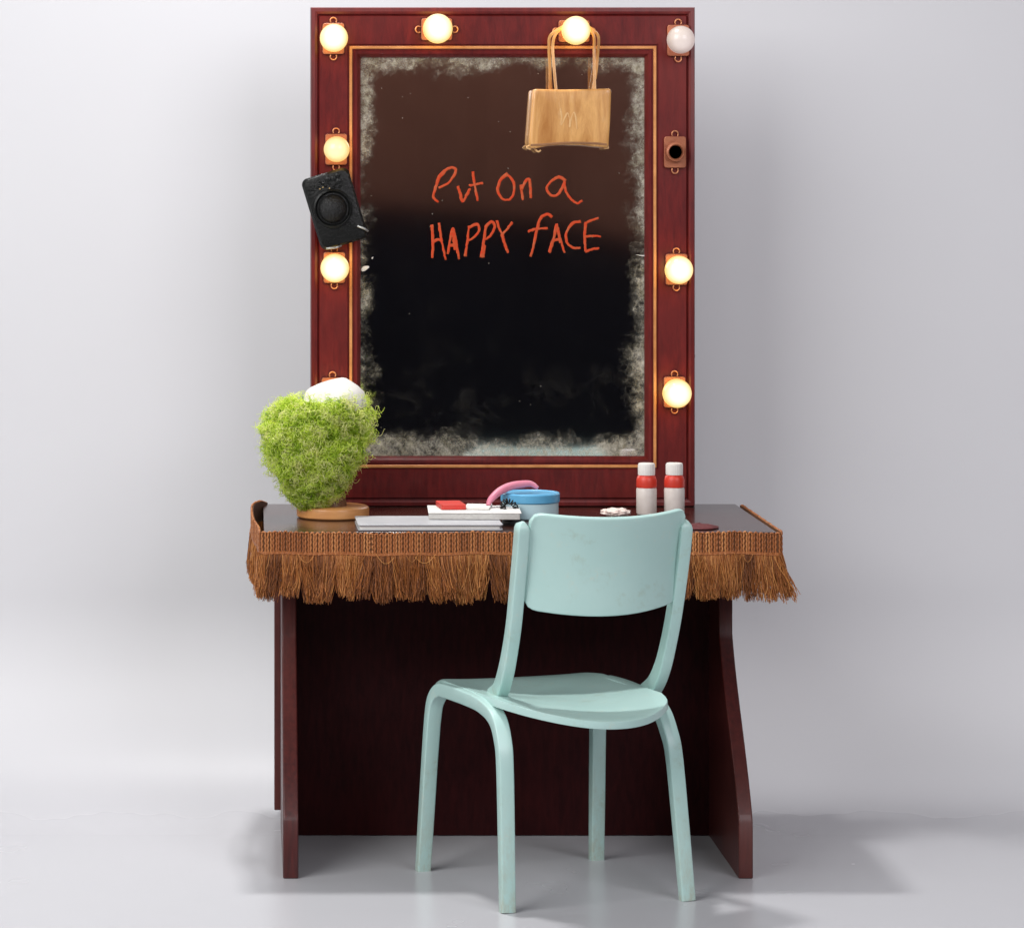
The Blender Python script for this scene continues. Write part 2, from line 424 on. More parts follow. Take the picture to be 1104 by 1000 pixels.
for k in range(N):
    d0 = (k + .5) * pitch; tint = U(.25, .75)
    wob = U(-.001, .001)
    path = []
    for i in range(39):
        v = i / 38; u = v * 2 - 1                      # up one side, over the top, down the other
        if abs(u) > .22: a = math.copysign(.0034, u); z = -(abs(u) - .22) / .78 * BH * .96
        else: a = .0034 * math.sin(u / .22 * math.pi / 2); z = .0034 * math.cos(u / .22 * math.pi / 2)
        tw = math.sin(v * 62 + k)
        p, T, O = at(min(max(d0 + a + .0007 * tw, 0), L - 1e-4))
        path.append(p + O * (.0040 + .0009 * math.cos(v * 62 + k)) + Vector((0, 0, z - .0035 + wob)))
    th.add(path, .00215, min(1, max(0, tint + U(-.15, .15))), 6, 1)
    path = []
    for i in range(25):
        v = i / 24; p, T, O = at(min(max(d0 + pitch / 2 + .0016 * math.sin(v * 40), 0), L - 1e-4))
        path.append(p + O * (.0036 + .0016 * math.cos(v * 40)) + Vector((0, 0, -.007 - v * BH * .9)))
    th.add(path, .0013, min(1, max(0, tint - .3)), 5, 1)
for dz, rr in ((-BH, .0024), (-BH * .93, .0016)):
    path = []
    for i in range(int(L / .004)):
        p, T, O = at(i * .004); path.append(p + O * (.0045 + .0015 * math.sin(i * 2.1)) + Vector((0, 0, dz + .0012 * math.sin(i * 2.13))))
    th.add(path, rr, .5, 5, 1)
braid = th.build('braid', M['cord'], desk)
bm = bmesh.new(); prev = None
for i in range(0, int(L / .01)):
    p, T, O = at(i * .01)
    q = [bm.verts.new(p + O * o + Vector((0, 0, z))) for o, z in ((.0005, -.001), (.003, -.001), (.003, -BH), (.0005, -BH))]
    if prev:
        for k in range(4): bm.faces.new((prev[k], q[k], q[(k + 1) % 4], prev[(k + 1) % 4]))
    prev = q
obj('braid_backing', bm, M['underbraid'], desk)
# fringe: loose threads that cling together in locks
th = Threads()
fr0 = ln[0]; locks = []
d = 0
while d < L:
    locks.append((d, U(-.014, .014), U(-.004, .014), U(.096, .112), U(-.14, .34))); d += U(.018, .05)
NT_ = 13500
for k in range(NT_):
    d0 = rnd() * L
    p, T, O = at(d0)
    lk = min(locks, key=lambda q: abs(q[0] - d0))
    pull = (lk[0] - d0) * U(-.15, .6) + U(-.004, .004)
    corner = 0
    front = abs(O.y) > .7
    flare = U(.0, .022) + lk[2]
    if front: flare = flare * .8 + .004
    else: flare = flare * (.6 if p.x > .5 else .3) + (.008 if p.x > .5 else 0)
    # the cut ends splay at both front corners
    sp = 0
    if front:
        x = p.x
        if x > TX1 - .1: pull *= .3
        if x > TX1 - .1: sp = (x - (TX1 - .1)) * .19
        if x < TX0 + .09: sp = -(TX0 + .09 - x) * .10
    length = lk[3] * U(.80, 1.1)
    if not front: length *= .95
    path = []
    k1, k2, f1 = U(-1, 1) * .006, U(-1, 1) * .0085, U(2, 6)
    for i in range(10):
        v = i / 9
        q = p + O * (.002 + U(0, .0) + flare * v ** 1.3 + k1 * math.sin(v * f1)) + T * (pull * v ** .8 + lk[1] * v ** 1.5 + k2 * math.sin(v * f1 + 1))
        q = q + Vector((sp * v ** 1.2, 0, -BH + .004 - length * v * (1 - .12 * v * abs(flare) / .03)))
        path.append(q)
    th.add(path, U(.0006, .00105), min(1, max(0, .25 + lk[4] + U(-.32, .42))), 3, .8)  # random thread tints, widened to put highlights into the locks
# a few threads that have come out sideways
for k in range(26):
    d0 = rnd() * L; p, T, O = at(d0); a = U(-.06, .06)
    path = [p + O * (.008 + .008 * math.sin(v * 3)) + T * (a * v) + Vector((0, 0, -BH * U(.9, 1) - .03 * math.sin(v * 3.0) * U(.5, 1))) for v in [i / 9 for i in range(10)]]
    path = [path[0].lerp(path[-1], i / 9) + Vector((0, -.003, -.018 * math.sin(i / 9 * 3.1))) for i in range(10)]
    th.add(path, .0008, U(.6, 1), 3, .8)
fr = th.build('fringe', M['thread'], desk)

# ------------------------------------------------------------------ mirror
FY = 7.72                                     # front face of the frame
A0 = P(335, 546.4, FY); A1 = P(749.5, 8, FY)
X0, X1, Z0, Z1 = A0.x, A1.x, TZ + .001, A1.z
mir = thing('vanity_mirror', 'tall maroon framed mirror with round bulbs and red handwriting standing on the fringed table', 'mirror', ((X0 + X1) / 2, FY + .03, TZ))
def frame_sweep(bm, prof):
    """prof: closed outline of (distance in from the outer edge, depth behind FY)"""
    loops = []
    for d, y in prof:
        loops.append([bm.verts.new(c) for c in ((X0 + d, FY + y, Z0 + d), (X1 - d, FY + y, Z0 + d), (X1 - d, FY + y, Z1 - d), (X0 + d, FY + y, Z1 - d))])
    n = len(loops)
    for i in range(n):
        a, b = loops[i], loops[(i + 1) % n]
        for k in range(4):
            j = (k + 1) % 4; bm.faces.new((a[k], a[j], b[j], b[k]))
bm = bmesh.new()
frame_sweep(bm, [(0, .055), (0, .006), (.002, .001), (.010, -.001), (.0155, .001), (.017, .006), (.0185, .0065), (.0205, .001), (.0215, 0), (.0875, 0), (.089, .004), (.1025, .004), (.104, .001), (.1105, .002), (.116, .008), (.119, .014), (.119, .055)])
obj('frame', bm, M['maroon'], mir, angle=25)
bm = bmesh.new()
frame_sweep(bm, [(.0920, .0045), (.0920, .001), (.0932, -.0002), (.0978, -.0002), (.0990, .001), (.0990, .0045)])
obj('gold_bead', bm, M['gold'], mir, angle=25)
GY = FY + .0165
bm = bmesh.new(); box(bm, (X0 + .1185, GY, Z0 + .1185), (X1 - .1185, GY + .004, Z1 - .1185))
glass = obj('glass', bm, M['mirror'], mir, smooth=False)
bm = bmesh.new(); box(bm, (X0 + .1195, GY + .006, Z0 + .1195), (X1 - .1195, GY + .034, Z1 - .1195)); obj('backing_board', bm, M['panel'], mir, smooth=False)
# handwriting, rubbed on in lipstick: strokes read off an enlarged view (4.6 x, from 440,160)
strokes = [
 [(185, 108), (155, 150), (135, 200), (126, 240), (150, 268)], [(140, 175), (165, 125), (205, 98), (236, 102), (228, 135), (195, 175), (150, 196)],
 [(246, 188), (258, 222), (270, 262), (292, 228), (308, 200)], [(320, 115), (330, 180), (346, 262)], [(304, 186), (340, 178), (372, 171)],
 [(495, 126), (460, 155), (445, 205), (465, 248), (505, 252), (526, 210), (520, 160), (488, 128)],
 [(560, 180), (563, 215), (570, 256)], [(563, 205), (582, 165), (600, 152), (606, 195), (608, 248)],
 [(782, 162), (748, 143), (708, 165), (688, 200), (710, 234), (745, 226), (772, 180), (776, 152), (780, 205), (808, 250), (838, 272), (864, 258)],
 [(118, 378), (124, 460), (119, 545)], [(153, 368), (165, 450), (186, 552)], [(120, 464), (150, 452), (172, 462)],
 [(196, 525), (210, 450), (222, 395), (236, 460), (254, 550)], [(205, 482), (246, 476)], [(218, 412), (228, 460), (232, 505)], [(226, 402), (240, 470), (243, 520)],
 [(284, 535), (294, 460), (303, 384)], [(298, 395), (340, 376), (353, 402), (330, 438), (296, 458)],
 [(364, 542), (374, 470), (386, 385)], [(382, 392), (412, 364), (430, 388), (408, 432), (378, 455)], [(372, 540), (382, 480)],
 [(440, 356), (452, 395), (466, 425)], [(517, 366), (490, 402), (466, 425)], [(466, 425), (478, 470), (497, 518)],
 [(716, 342), (690, 326), (657, 348), (640, 400), (626, 470), (608, 536)], [(594, 412), (640, 400), (692, 396)],
 [(699, 517), (722, 445), (736, 374)], [(736, 374), (752, 440), (776, 517)], [(710, 458), (760, 450)], [(742, 395), (756, 470)],
 [(858, 362), (815, 372), (785, 420), (790, 470), (822, 494), (855, 492)],
 [(880, 372), (876, 440), (880, 512)], [(876, 374), (905, 358), (946, 346)], [(880, 438), (915, 434), (957, 436)], [(880, 512), (915, 500), (947, 496)]]
bm = bmesh.new()
for si, st in enumerate(strokes):
    pts = [P(440 + x / 4.6, 160 + y / 4.6, GY - .0006) for x, y in st]
    path = catmull(pts, max(6, 30 // len(pts)))
    path = [p + Vector((U(-.0007, .0007), 0, U(-.0007, .0007))) for p in path]
    w0 = U(.0032, .0041); se = si * 3.1
    sweep(bm, path, circle(1, 8), (0, 1, 0), lambda t: (.0007 + .0004 * mnoise.noise((t * 9, se, 1)), w0 * (1 + .35 * mnoise.noise((t * 7, se, 0))) * (1 - .25 * t)))
obj('handwriting', bm, M['lipstick'], glass, angle=0)
for pts in ([(390, 292), (393, 289.5), (398, 287.5)], [(401, 279), (402, 277.5), (402.5, 277)], [(697, 276), (691, 275.5), (685.5, 274.5)]):
    bm = bmesh.new(); sweep(bm, catmull([P(x, y, GY - .0004) for x, y in pts], 6), circle(1, 8), (0, 1, 0), lambda t: (.0005, .0045 * (.25 + math.sin(math.pi * (.1 + .85 * t)))) if pts[0][0] == 390 else (.0005, .0020 * (1.1 - t)))
    obj('chip', bm, M['page'], glass, angle=0)

def bulb_holder(px, py, r, kind, horizontal=False):
    c = P(px, py, FY - .052); dx = -.008 if not horizontal else 0
    w, h = (.052, .074) if not horizontal else (.074, .052)
    cx, cz = c.x, c.z
    bm = bmesh.new()
    a = [(cx + x, cz + z) for x, z in round_rect(w / 2, h / 2, .006)]
    poly_prism(bm, a, lambda x, z: (x, FY - .0008, z), lambda x, z: (x, FY - .010, z))
    hold = obj('bulb_holder', bm, M['plate'], mir, bevel=.0015)
    for s in (-1, 1):
        bm = bmesh.new()
        p = []
        for i in range(15):
            an = R(-125 + 250 * i / 14)
            u, v = .0075 * math.sin(an), .006 + .0075 * math.cos(an)
            if horizontal: p.append(Vector((cx + s * (w / 2 + v), FY - .006, cz + u)))
            else: p.append(Vector((cx + u, FY - .006, cz + s * (h / 2 + v))))
        tube(bm, p, .0017, 8); obj('hook', bm, M['wire'], hold)
    bm = bmesh.new()
    if kind == 'empty':
        lathe(bm, [(.0155, .0105), (.023, .0105), (.0225, .026), (.0185, .028), (.0165, .026), (.0155, .0105)], (cx, FY, cz), 'Y', 32)
        obj('socket', bm, M['plate'], hold)
        bm = bmesh.new(); lathe(bm, [(.0155, .0102), (0, .0102)], (cx, FY, cz), 'Y', 32); obj('contact', bm, M['hole'], hold)
        return
    lathe(bm, [(.021, .0103), (.021, .022), (.0185, .025), (.0, .025)], (cx, FY, cz), 'Y', 32); obj('socket', bm, M['plate'], hold)
    bm = bmesh.new(); rr = r / (FPX / c.y)
    prof = [(.015, .0255), (.0165, .030)] + [(rr * math.sin(R(a)), .052 + rr * -math.cos(R(a))) for a in range(38, 181, 8)]
    prof = [q for q in prof if q[1] > .0254]; prof[-1] = (0, .052 + rr)
    lathe(bm, prof, (cx, FY, cz), 'Y', 36)
    obj('bulb', bm, M[kind], hold, angle=0)
for b in ((360, 41, 15.2, 'lit'), (734, 43, 15, 'lit_off'), (363, 161, 14, 'lit_warm'), (361, 289, 15.5, 'lit'), (730.5, 164, 0, 'empty'), (732, 291, 15.2, 'lit'), (730, 424, 15.6, 'lit'), (359, 425, 15, 'lit')):
    bulb_holder(*b)
bulb_holder(472, 31, 16, 'lit', True); bulb_holder(621, 33, 15.5, 'lit', True)
# a small nail in the frame's right edge
bm = bmesh.new(); lathe(bm, [(.0, 0), (.004, .0), (.004, .004), (0, .0045)], (X1 - .003, FY + .012, P(747, 384, FY).z), 'Z', 12, Matrix.Rotation(R(90), 3, 'Y')); obj('nail', bm, M['hole'], mir)

# ------------------------------------------------------------------ bag hanging on the mirror
BY = 7.70
bc = P(613, 158, BY)
bag = thing('handbag', 'tan brown handbag with two thin straps hung over a bulb at the mirror top', 'handbag', bc)
front = [(571.5, 160), (570, 158.5), (569.5, 153), (571.5, 125), (573.5, 99), (574.5, 97), (576.5, 96.3), (604, 97), (632, 96.5), (655, 95.8), (657, 96.6), (657.8, 99), (656.8, 128), (655, 157), (654, 158.8), (651, 159.4), (628, 157), (605, 156.4), (588, 157.8), (578, 160)]
bm = bmesh.new()
def smooth_closed(pts, k=4):
    n = len(pts); out = []
    for i in range(n):
        a, b, c, d = [Vector(pts[(i + j - 1) % n]) for j in range(4)]
        for j in range(k):
            t = j / k; v = .5 * ((2 * b) + (c - a) * t + (2 * a - 5 * b + 4 * c - d) * t * t + (3 * b - a - 3 * c + d) * t ** 3)
            out.append((v.x, v.y))
    return out
ol = [(a[0] + (b[0] - a[0]) * k / 3, a[1] + (b[1] - a[1]) * k / 3) for a, b in zip(front, front[1:] + front[:1]) for k in range(3)]; cpx, cpy = 613, 128
rings = []
for y, sc in ((BY - .0300, .0), (BY - .0299, .5), (BY - .0297, .9), (BY - .0288, .97), (BY - .0265, .995), (BY - .023, 1.0), (BY + .016, .995), (BY + .021, .96), (BY + .022, 0)):
    ring = []
    for (x, z) in ol:
        q = P(cpx + (x - cpx) * sc, cpy + (z - cpy) * sc, BY); ring.append(bm.verts.new((q.x, y, q.z)))
    rings.append(ring)
for a, b in zip(rings, rings[1:]):
    for i in range(len(a)): j = (i + 1) % len(a); bm.faces.new((a[i], a[j], b[j], b[i]))
bmesh.ops.remove_doubles(bm, verts=bm.verts, dist=1e-5)
body = obj('bag_body', bm, M['tan'], bag, angle=50)
# a bottom binding with frayed corners
bm = bmesh.new(); sweep(bm, catmull([P(572, 156.5, BY - .027), P(590, 155.5, BY - .029), P(612, 154, BY - .0292), P(640, 154.5, BY - .029), P(654, 156, BY - .027)], 8), round_rect(.0035, .0025, .001, 2), (0, 1, 0)); obj('binding', bm, M['tan_dark'], body)
bm = bmesh.new()
sweep(bm, catmull([P(x, y, BY - .0300) for x, y in ((604, 117), (605.5, 126), (605, 135), (609, 127), (612, 122), (614, 129), (614, 137), (616, 127), (619, 121), (621, 129), (622, 139))], 6), circle(1, 6), (0, 1, 0), lambda t: (.0007, .0016 + .0007 * math.sin(t * 23)))
obj('worn_mark', bm, M['pale'], body)
for st in ([(571, 157), (568, 159), (572, 161)], [(576, 160), (580, 163.5), (583, 162)], [(654, 156), (655.5, 159.5), (651, 160)]):
    bm = bmesh.new(); sweep(bm, catmull([P(x, y, BY - .012) for x, y in st], 5), round_rect(.004, .0022, .001, 2), (0, 1, 0))
    obj('frayed_corner', bm, M['pale'], body)
for yo, xs in ((-.024, -.5), (.002, 4)):
    bm = bmesh.new()
    pts = [P(599 + xs * -1.5, 99, BY + yo), P(597 - xs, 75, BY + yo * .8), P(595.5 - xs * .9, 52, BY + yo * .5), P(598 - xs, 38, BY - .012), P(609, 28, BY - .008), P(621, 24.5, BY - .004), P(632, 28, BY - .008), P(640.5 + xs, 38, BY - .012), P(641 + xs * .9, 55, BY + yo * .5), P(641 + xs * .5, 75, BY + yo * .8), P(641 - xs * .5, 99, BY + yo)]
    sweep(bm, catmull(pts, 10), round_rect(.0036, .0014, .001, 2), (1, 0, 0), lambda t: (1, 1)); obj('strap', bm, M['tan'], bag)

# ------------------------------------------------------------------ black box hanging on the frame
HY = FY - .012
hc = P(360.5, 225, HY); ang = R(-18)
ux = Vector((math.cos(ang), 0, -math.sin(ang) * -1)); 
ca, sa = math.cos(R(17)), math.sin(R(17))
def H(a, b, y):      # a to the right, b up, in metres on the box's tilted face
    return Vector((hc.x + a * ca + b * -sa * -1 * -1, y, hc.z + b * ca + a * sa))
hb = thing('hanging_box', 'small black rounded box with round domed centre hung askew beside the mirror glass', 'box', hc)
bm = bmesh.new()
w, h = .058, .088; r0 = [H(a, b, 0) for a, b in round_rect(w, h, .016, 6)]
loops = []
for y, ins in ((HY, .004), (HY - .004, 0), (HY - .024, 0), (HY - .031, .005), (HY - .033, .012)):
    loops.append([bm.verts.new(H(a, b, y)) for a, b in round_rect(w - ins, h - ins, .016, 6)])
for a, b in zip(loops, loops[1:]):
    for i in range(len(a)): j = (i + 1) % len(a); bm.faces.new((a[i], a[j], b[j], b[i]))
bm.faces.new(loops[0][::-1]); bm.faces.new(loops[-1])
hbody = obj('case', bm, M['black'], hb, angle=30)
c0 = H(-.004, .002, HY)
bm = bmesh.new(); lathe(bm, [(.047, .032), (.046, .037), (.042, .0395), (.0385, .037), (.037, .032)], c0, 'Y', 48); obj('ring', bm, M['black'], hb)
bm = bmesh.new(); lathe(bm, [(.034, .032)] + [(.034 * math.cos(R(a)), .033 + .025 * math.sin(R(a))) for a in range(0, 91, 9)], c0, 'Y', 40); obj('dome', bm, M['grain'], hb, angle=0)
bm = bmesh.new()
for i in range(15):
    a = -.036 + i * .0052; b = .058 + .006 * math.sin(i * 1.9) + .008 * math.sin(i * .4)
    q = H(a, b, HY - .033); lathe(bm, [(U(.0022, .0042), 0), (.002, .003), (0, .0035)], q, 'Y', 10)
for a, b in ((.005, .072), (.018, .070), (.028, .060), (.03, .074)):
    lathe(bm, [(.0065, 0), (.006, .004), (.003, .0055), (0, .0055)], H(a, b, HY - .0325), 'Y', 14)
obj('embossing', bm, M['black'], hb)
bm = bmesh.new()
for a, b in ((-.02, .055), (-.012, .0565), (.002, .05)): lathe(bm, [(.0018, 0), (.0016, .0042), (0, .0046)], H(a, b, HY - .033), 'Y', 10)
obj('pin', bm, M['brass'], hb)
for a0, b0, a1, b1 in ((.040, -.055, .058, -.072), (-.046, -.084, -.012, -.088)):
    bm = bmesh.new(); sweep(bm, catmull([H(a0, b0, HY - .034), H((a0 + a1) / 2 + .004, (b0 + b1) / 2 - .002, HY - .037), H(a1, b1, HY - .030)], 6), round_rect(.0045, .0022, .001, 3), (0, 1, 0)); obj('clip', bm, M['steel'], hb)

# ------------------------------------------------------------------ chair
cA, cB, cC, cD = Vector((.3854, 7.253)), Vector((.5414, 6.841)), Vector((.7855, 7.371)), Vector((.936, 6.955))
def CH(s, t, z):
    q = (cA * (1 - t) + cB * t) * (1 - s) + (cC * (1 - t) + cD * t) * s
    return Vector((q.x, q.y, z))
udir = (Vector((*((cC - cA) + (cD - cB)), 0))).normalized()
rdir = (Vector((*((cB - cA) + (cD - cC)), 0))).normalized()
chair = thing('chair', 'pale mint green bentwood chair with scuffed legs tucked up to the fringed table', 'chair', CH(.5, .5, 0))
sec = round_rect(.0170, .0140, .0035, 3)
for s0, si in ((0, 1), (1, -1)):
    pts = [CH(s0, 0, 0), CH(s0 + si * .008, .022, .12), CH(s0 + si * .018, .048, .26), CH(s0 + si * .026, .068, .35), CH(s0 + si * .034, .088, .388), CH(s0 + si * .042, .15, .411), CH(s0 + si * .045, .25, .416),
           CH(s0 + si * .046, .48, .416), CH(s0 + si * .046, .66, .411), CH(s0 + si * .042, .80, .392), CH(s0 + si * .036, .875, .352), CH(s0 + si * .028, .915, .30), CH(s0 + si * .014, .96, .15), CH(s0, 1, 0)]
    bm = bmesh.new(); sweep(bm, catmull(pts, 8), sec, udir, lambda t: (1.02 - .1 * abs(2 * t - 1), 1.12 - .28 * abs(2 * t - 1)))
    obj('leg_frame', bm, M['mint'], chair, angle=45)
# seat: thin moulded ply, dished, its rear edge bowed outwards
bm = bmesh.new(); NS, NTt = 40, 36; g = []
for i in range(NS + 1):
    s = i / NS; sx = .045 + .91 * s; q = 2 * s - 1
    edge = max(0, abs(q) - .86) / .14
    tf = -.03 - .03 * (1 - q * q) + .10 * edge ** 2
    tr = .90 + .325 * (1 - abs(q) ** 2.2) - .09 * edge ** 2
    row = []
    for j in range(NTt + 1):
        v = j / NTt; t = tf + (tr - tf) * v
        z = .433 - .016 * (1 - q * q) * math.sin(math.pi * min(1, max(0, v * 1.02))) ** .8
        z -= .026 * max(0, (v - .62) / .38) ** 2 * (1 - q * q) + .016 * max(0, (.14 - v) / .14) ** 2
        row.append(bm.verts.new(CH(sx, t, z)))
    g.append(row)
for i in range(NS):
    for j in range(NTt): bm.faces.new((g[i][j], g[i + 1][j], g[i + 1][j + 1], g[i][j + 1]))
seat = obj('seat', bm, M['mint'], chair, angle=0)
def plate_mods(o, th, off):
    m = o.modifiers.new('thickness', 'SOLIDIFY'); m.thickness = th; m.offset = off; m.use_even_offset = True
    b = o.modifiers.new('bevel', 'BEVEL'); b.width = th * .33; b.segments = 3; b.limit_method = 'ANGLE'; b.angle_limit = R(50)
plate_mods(seat, .016, -1)
LU = [(533, 751, 7.08), (540, 743, 7.035), (545.5, 724, 6.995), (550, 700, 6.975), (554, 672, 6.955), (557.5, 635, 6.935), (561, 595, 6.91), (563.5, 562, 6.885)]
RU = [(697, 747, 7.165), (707, 736, 7.11), (714.5, 718, 7.075), (720, 696, 7.055), (725.5, 668, 7.035), (731, 632, 7.015), (736, 592, 6.99), (739, 560, 6.965)]
usec = round_rect(.0135, .0155, .0035, 3)
for pl in (LU, RU):
    pts = catmull([P(*p) for p in pl], 8)
    bm = bmesh.new(); 
    def up(t): 
        k = 1.0
        if t > .96: k = math.sqrt(max(.02, 1 - ((t - .96) / .04) ** 2))
        return (k * 1.0, k * (1.3 - .3 * min(1, t * 2.2)))
    sweep(bm, pts, usec, udir, up); obj('upright', bm, M['mint'], chair, angle=45)
bm = bmesh.new(); NS, NV = 44, 26; g = []
bl, br, tl, tr_ = P(563.5, 655, 6.952), P(726, 646, 7.03), P(569.5, 551.5, 6.890), P(737, 546, 6.968)
for i in range(NS + 1):
    s = i / NS; q = 2 * s - 1; bulge = .052 * (1 - q * q)
    d = max(0, abs(q) - .86) / .14; rc = .020 * (1 - math.sqrt(max(0, 1 - d * d)))
    row = []
    for j in range(NV + 1):
        v = j / NV
        p = bl.lerp(br, s).lerp(tl.lerp(tr_, s), v)
        dz = -.012 * (1 - q * q) * v - .018 * (1 - q * q) * (1 - v)
        dz += rc * (1 - 2 * v)
        p = p + rdir * bulge + Vector((0, 0, dz)) - rdir * (.010 * math.sin(math.pi * v) - .008)
        row.append(bm.verts.new(p))
    g.append(row)
for i in range(NS):
    for j in range(NV): bm.faces.new((g[i][j], g[i + 1][j], g[i + 1][j + 1], g[i][j + 1]))
back = obj('backrest', bm, M['mint'], chair, angle=0); plate_mods(back, .012, 0)
for p, y in ((bl.lerp(tl, .72), -.010), (br.lerp(tr_, .72), -.010)): pass

# ------------------------------------------------------------------ wig on its stand
WY = 7.46
base = P(359, 0, WY + .03); bx = base.x
stand = thing('wig_stand', 'round orange timber stand with brown neck under the green wig', 'stand', (bx, WY + .03, TZ))
bm = bmesh.new()
lathe(bm, [(.0, .001), (.080, .001), (.0835, .004), (.084, .018), (.0825, .024), (.078, .027), (0, .027)], (bx, WY + .03, TZ), 'Z', 64); obj('base', bm, M['oak'], stand, angle=35)
bm = bmesh.new(); lathe(bm, [(.0, .0272), (.036, .0272), (.034, .04), (.031, .07), (.034, .11), (.042, .15), (.05, .2), (.03, .25), (0, .26)], (bx - .004, WY + .03, TZ), 'Z', 40); obj('neck', bm, M['stemwood'], stand)
wig = thing('wig', 'bright green curly clown wig with white crown on the round timber stand', 'wig', (P(338, 0, WY).x, WY, TZ + .06))
rows = [(424, 322, 396), (432, 300, 399), (445, 284, 402), (460, 279, 403), (475, 280, 402), (490, 283, 397), (503, 289, 388), (515, 297, 380), (527, 305, 371), (537, 313, 362), (546, 322, 350)]
def wrow(py):
    for a, b in zip(rows, rows[1:]):
        if a[0] <= py <= b[0]:
            t = (py - a[0]) / (b[0] - a[0]); return a[1] + (b[1] - a[1]) * t, a[2] + (b[2] - a[2]) * t
    return rows[-1][1:]
def wpoint(py, a, k):
    l, r = wrow(py); c = P((l + r) / 2, py, WY); hw = (r - l) / 2 * WY / FPX
    k *= 0.955 + .17 * mnoise.noise(Vector((math.cos(a) * 2.2, math.sin(a) * 2.2, py / 17)))
    return Vector((c.x + hw * k * math.cos(a), WY + min(hw, .115) * k * .95 * math.sin(a), c.z)), Vector((math.cos(a), .95 * math.sin(a), 0))
bm = bmesh.new(); rg = []
for py in range(432, 546, 5):
    rg.append([bm.verts.new(wpoint(py, 2 * math.pi * i / 40, .86)[0]) for i in range(40)])
for a, b in zip(rg, rg[1:]):
    for i in range(40): bm.faces.new((a[i], a[(i + 1) % 40], b[(i + 1) % 40], b[i]))
bm.faces.new(rg[0]); bm.faces.new(rg[-1])
obj('hair_net', bm, M['underhair'], wig)
th = Threads()
def curl(p, d, n, rad, turns, length, tr, tint):
    A = d.orthogonal().normalized(); B = d.cross(A).normalized(); ph = rnd() * 6.28
    path = []
    for i in range(n):
        v = i / (n - 1); a = ph + v * turns * 6.283; r = rad * (.6 + .4 * math.sin(v * 3.1))
        path.append(p + d * (v * length) + (A * math.cos(a) + B * math.sin(a)) * r)
    th.add(path, tr, tint, 3, .7)
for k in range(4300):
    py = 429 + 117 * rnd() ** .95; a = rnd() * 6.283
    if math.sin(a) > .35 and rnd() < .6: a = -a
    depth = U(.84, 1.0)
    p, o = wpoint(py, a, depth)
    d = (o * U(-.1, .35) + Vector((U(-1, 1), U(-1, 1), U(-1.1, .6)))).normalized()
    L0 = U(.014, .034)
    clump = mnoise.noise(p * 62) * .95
    curl(p - d * L0 / 2, d, 22, U(.0034, .0080), U(1.1, 2.2), L0, U(.0005, .00105), min(1, max(0, .5 + clump * 1.1 + (depth - .92) * 2.6 + U(-.25, .28))))  # tint carries painted shade and highlights: inner curls darker, outer ones paler
# flyaway hairs at the outline
for k in range(900):
    py = U(424, 540); a = rnd() * 6.283
    p, o = wpoint(py, a, U(.97, 1.03)); d = (o * U(.2, 1) + Vector((U(-1, 1), U(-1, 1), U(-.8, .8)))).normalized()
    curl(p, d, 18, U(.003, .008), U(.8, 2), U(.012, .028), U(.0004, .0007), U(.4, 1))
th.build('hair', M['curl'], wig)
cc = P(353, 427, WY)
tl_ = Matrix.Rotation(R(18), 3, 'Y').inverted()
bm = bmesh.new(); lathe(bm, [(.0, -.04), (.074, -.038), (.078, -.006), (.069, .012), (.057, .027), (.048, .037), (.041, .0405), (.022, .043), (0, .044)], cc + Vector((.009, 0, -.008)), 'Z', 48, tl_)
for v in bm.verts: v.co += Vector((1, 1, 1)) * .0015 * mnoise.noise(v.co * 22)
obj('crown', bm, M['cap'], wig)

# ------------------------------------------------------------------ things lying on the table
def slab(name, mat, label, cat, c, w, d, h, rz=0, rad=.006, bev=.0015, parent=None):
    bm = bmesh.new(); ca, sa = math.cos(rz), math.sin(rz)
    ol = round_rect(w / 2, d / 2, rad)
    f = lambda z: (lambda x, y: (c[0] + x * ca - y * sa, c[1] + x * sa + y * ca, c[2] + z))
    poly_prism(bm, ol, f(0), f(h))
    o = obj(name, bm, mat, parent, bevel=bev)
    return o
p0 = P(461.5, 0, 7.285)
nb = thing('notebook', 'pale grey flat notebook lying at the front edge of the table', 'notebook', (p0.x, 7.29, TZ))
slab('cover', M['slate'], '', '', (p0.x, 7.29, TZ + .011), .322, .185, .0035, R(.6), .008, .001, nb)
slab('cover', M['slate'], '', '', (p0.x, 7.29, TZ + .0008), .322, .185, .003, R(.6), .008, .001, nb)
slab('pages', M['page'], '', '', (p0.x - .001, 7.29, TZ + .004), .312, .176, .0068, R(.6), .004, 0, nb)
p1 = P(511, 0, 7.37)
mg = thing('magazine', 'thick white magazine lying on the back of the grey notebook', 'magazine', (p1.x, 7.375, TZ + .015))
slab('pages', M['paper'], '', '', (p1.x, 7.375, TZ + .0155), .205, .165, .013, R(-3), .003, .0005, mg)
slab('cover', M['page'], '', '', (p1.x, 7.375, TZ + .029), .209, .169, .0012, R(-2.2), .003, .0003, mg)
p2 = P(489, 0, 7.40)
rc = slab('red_card', M['red'], '', '', (p2.x - .006, 7.405, TZ + .031), .056, .10, .011, R(5), .004, .001)
one(rc, 'small red packet lying on top of the white magazine', 'packet')
np = slab('notepad', M['page'], '', '', (p2.x + .056, 7.40, TZ + .031), .058, .085, .005, R(-9), .003, .0008)
one(np, 'small cream notepad on the white magazine, right beside the red packet', 'notepad')
p3 = P(572, 0, 7.46)
tin = thing('tin', 'shallow round tin with bright blue lid half hidden behind the mint chair back', 'tin', (p3.x, 7.47, TZ))
bm = bmesh.new(); lathe(bm, [(0, .001), (.062, .001), (.065, .004), (.065, .0375), (0, .0375)], (p3.x, 7.47, TZ), 'Z', 56); obj('tin_body', bm, M['paleblue'], tin, angle=35)
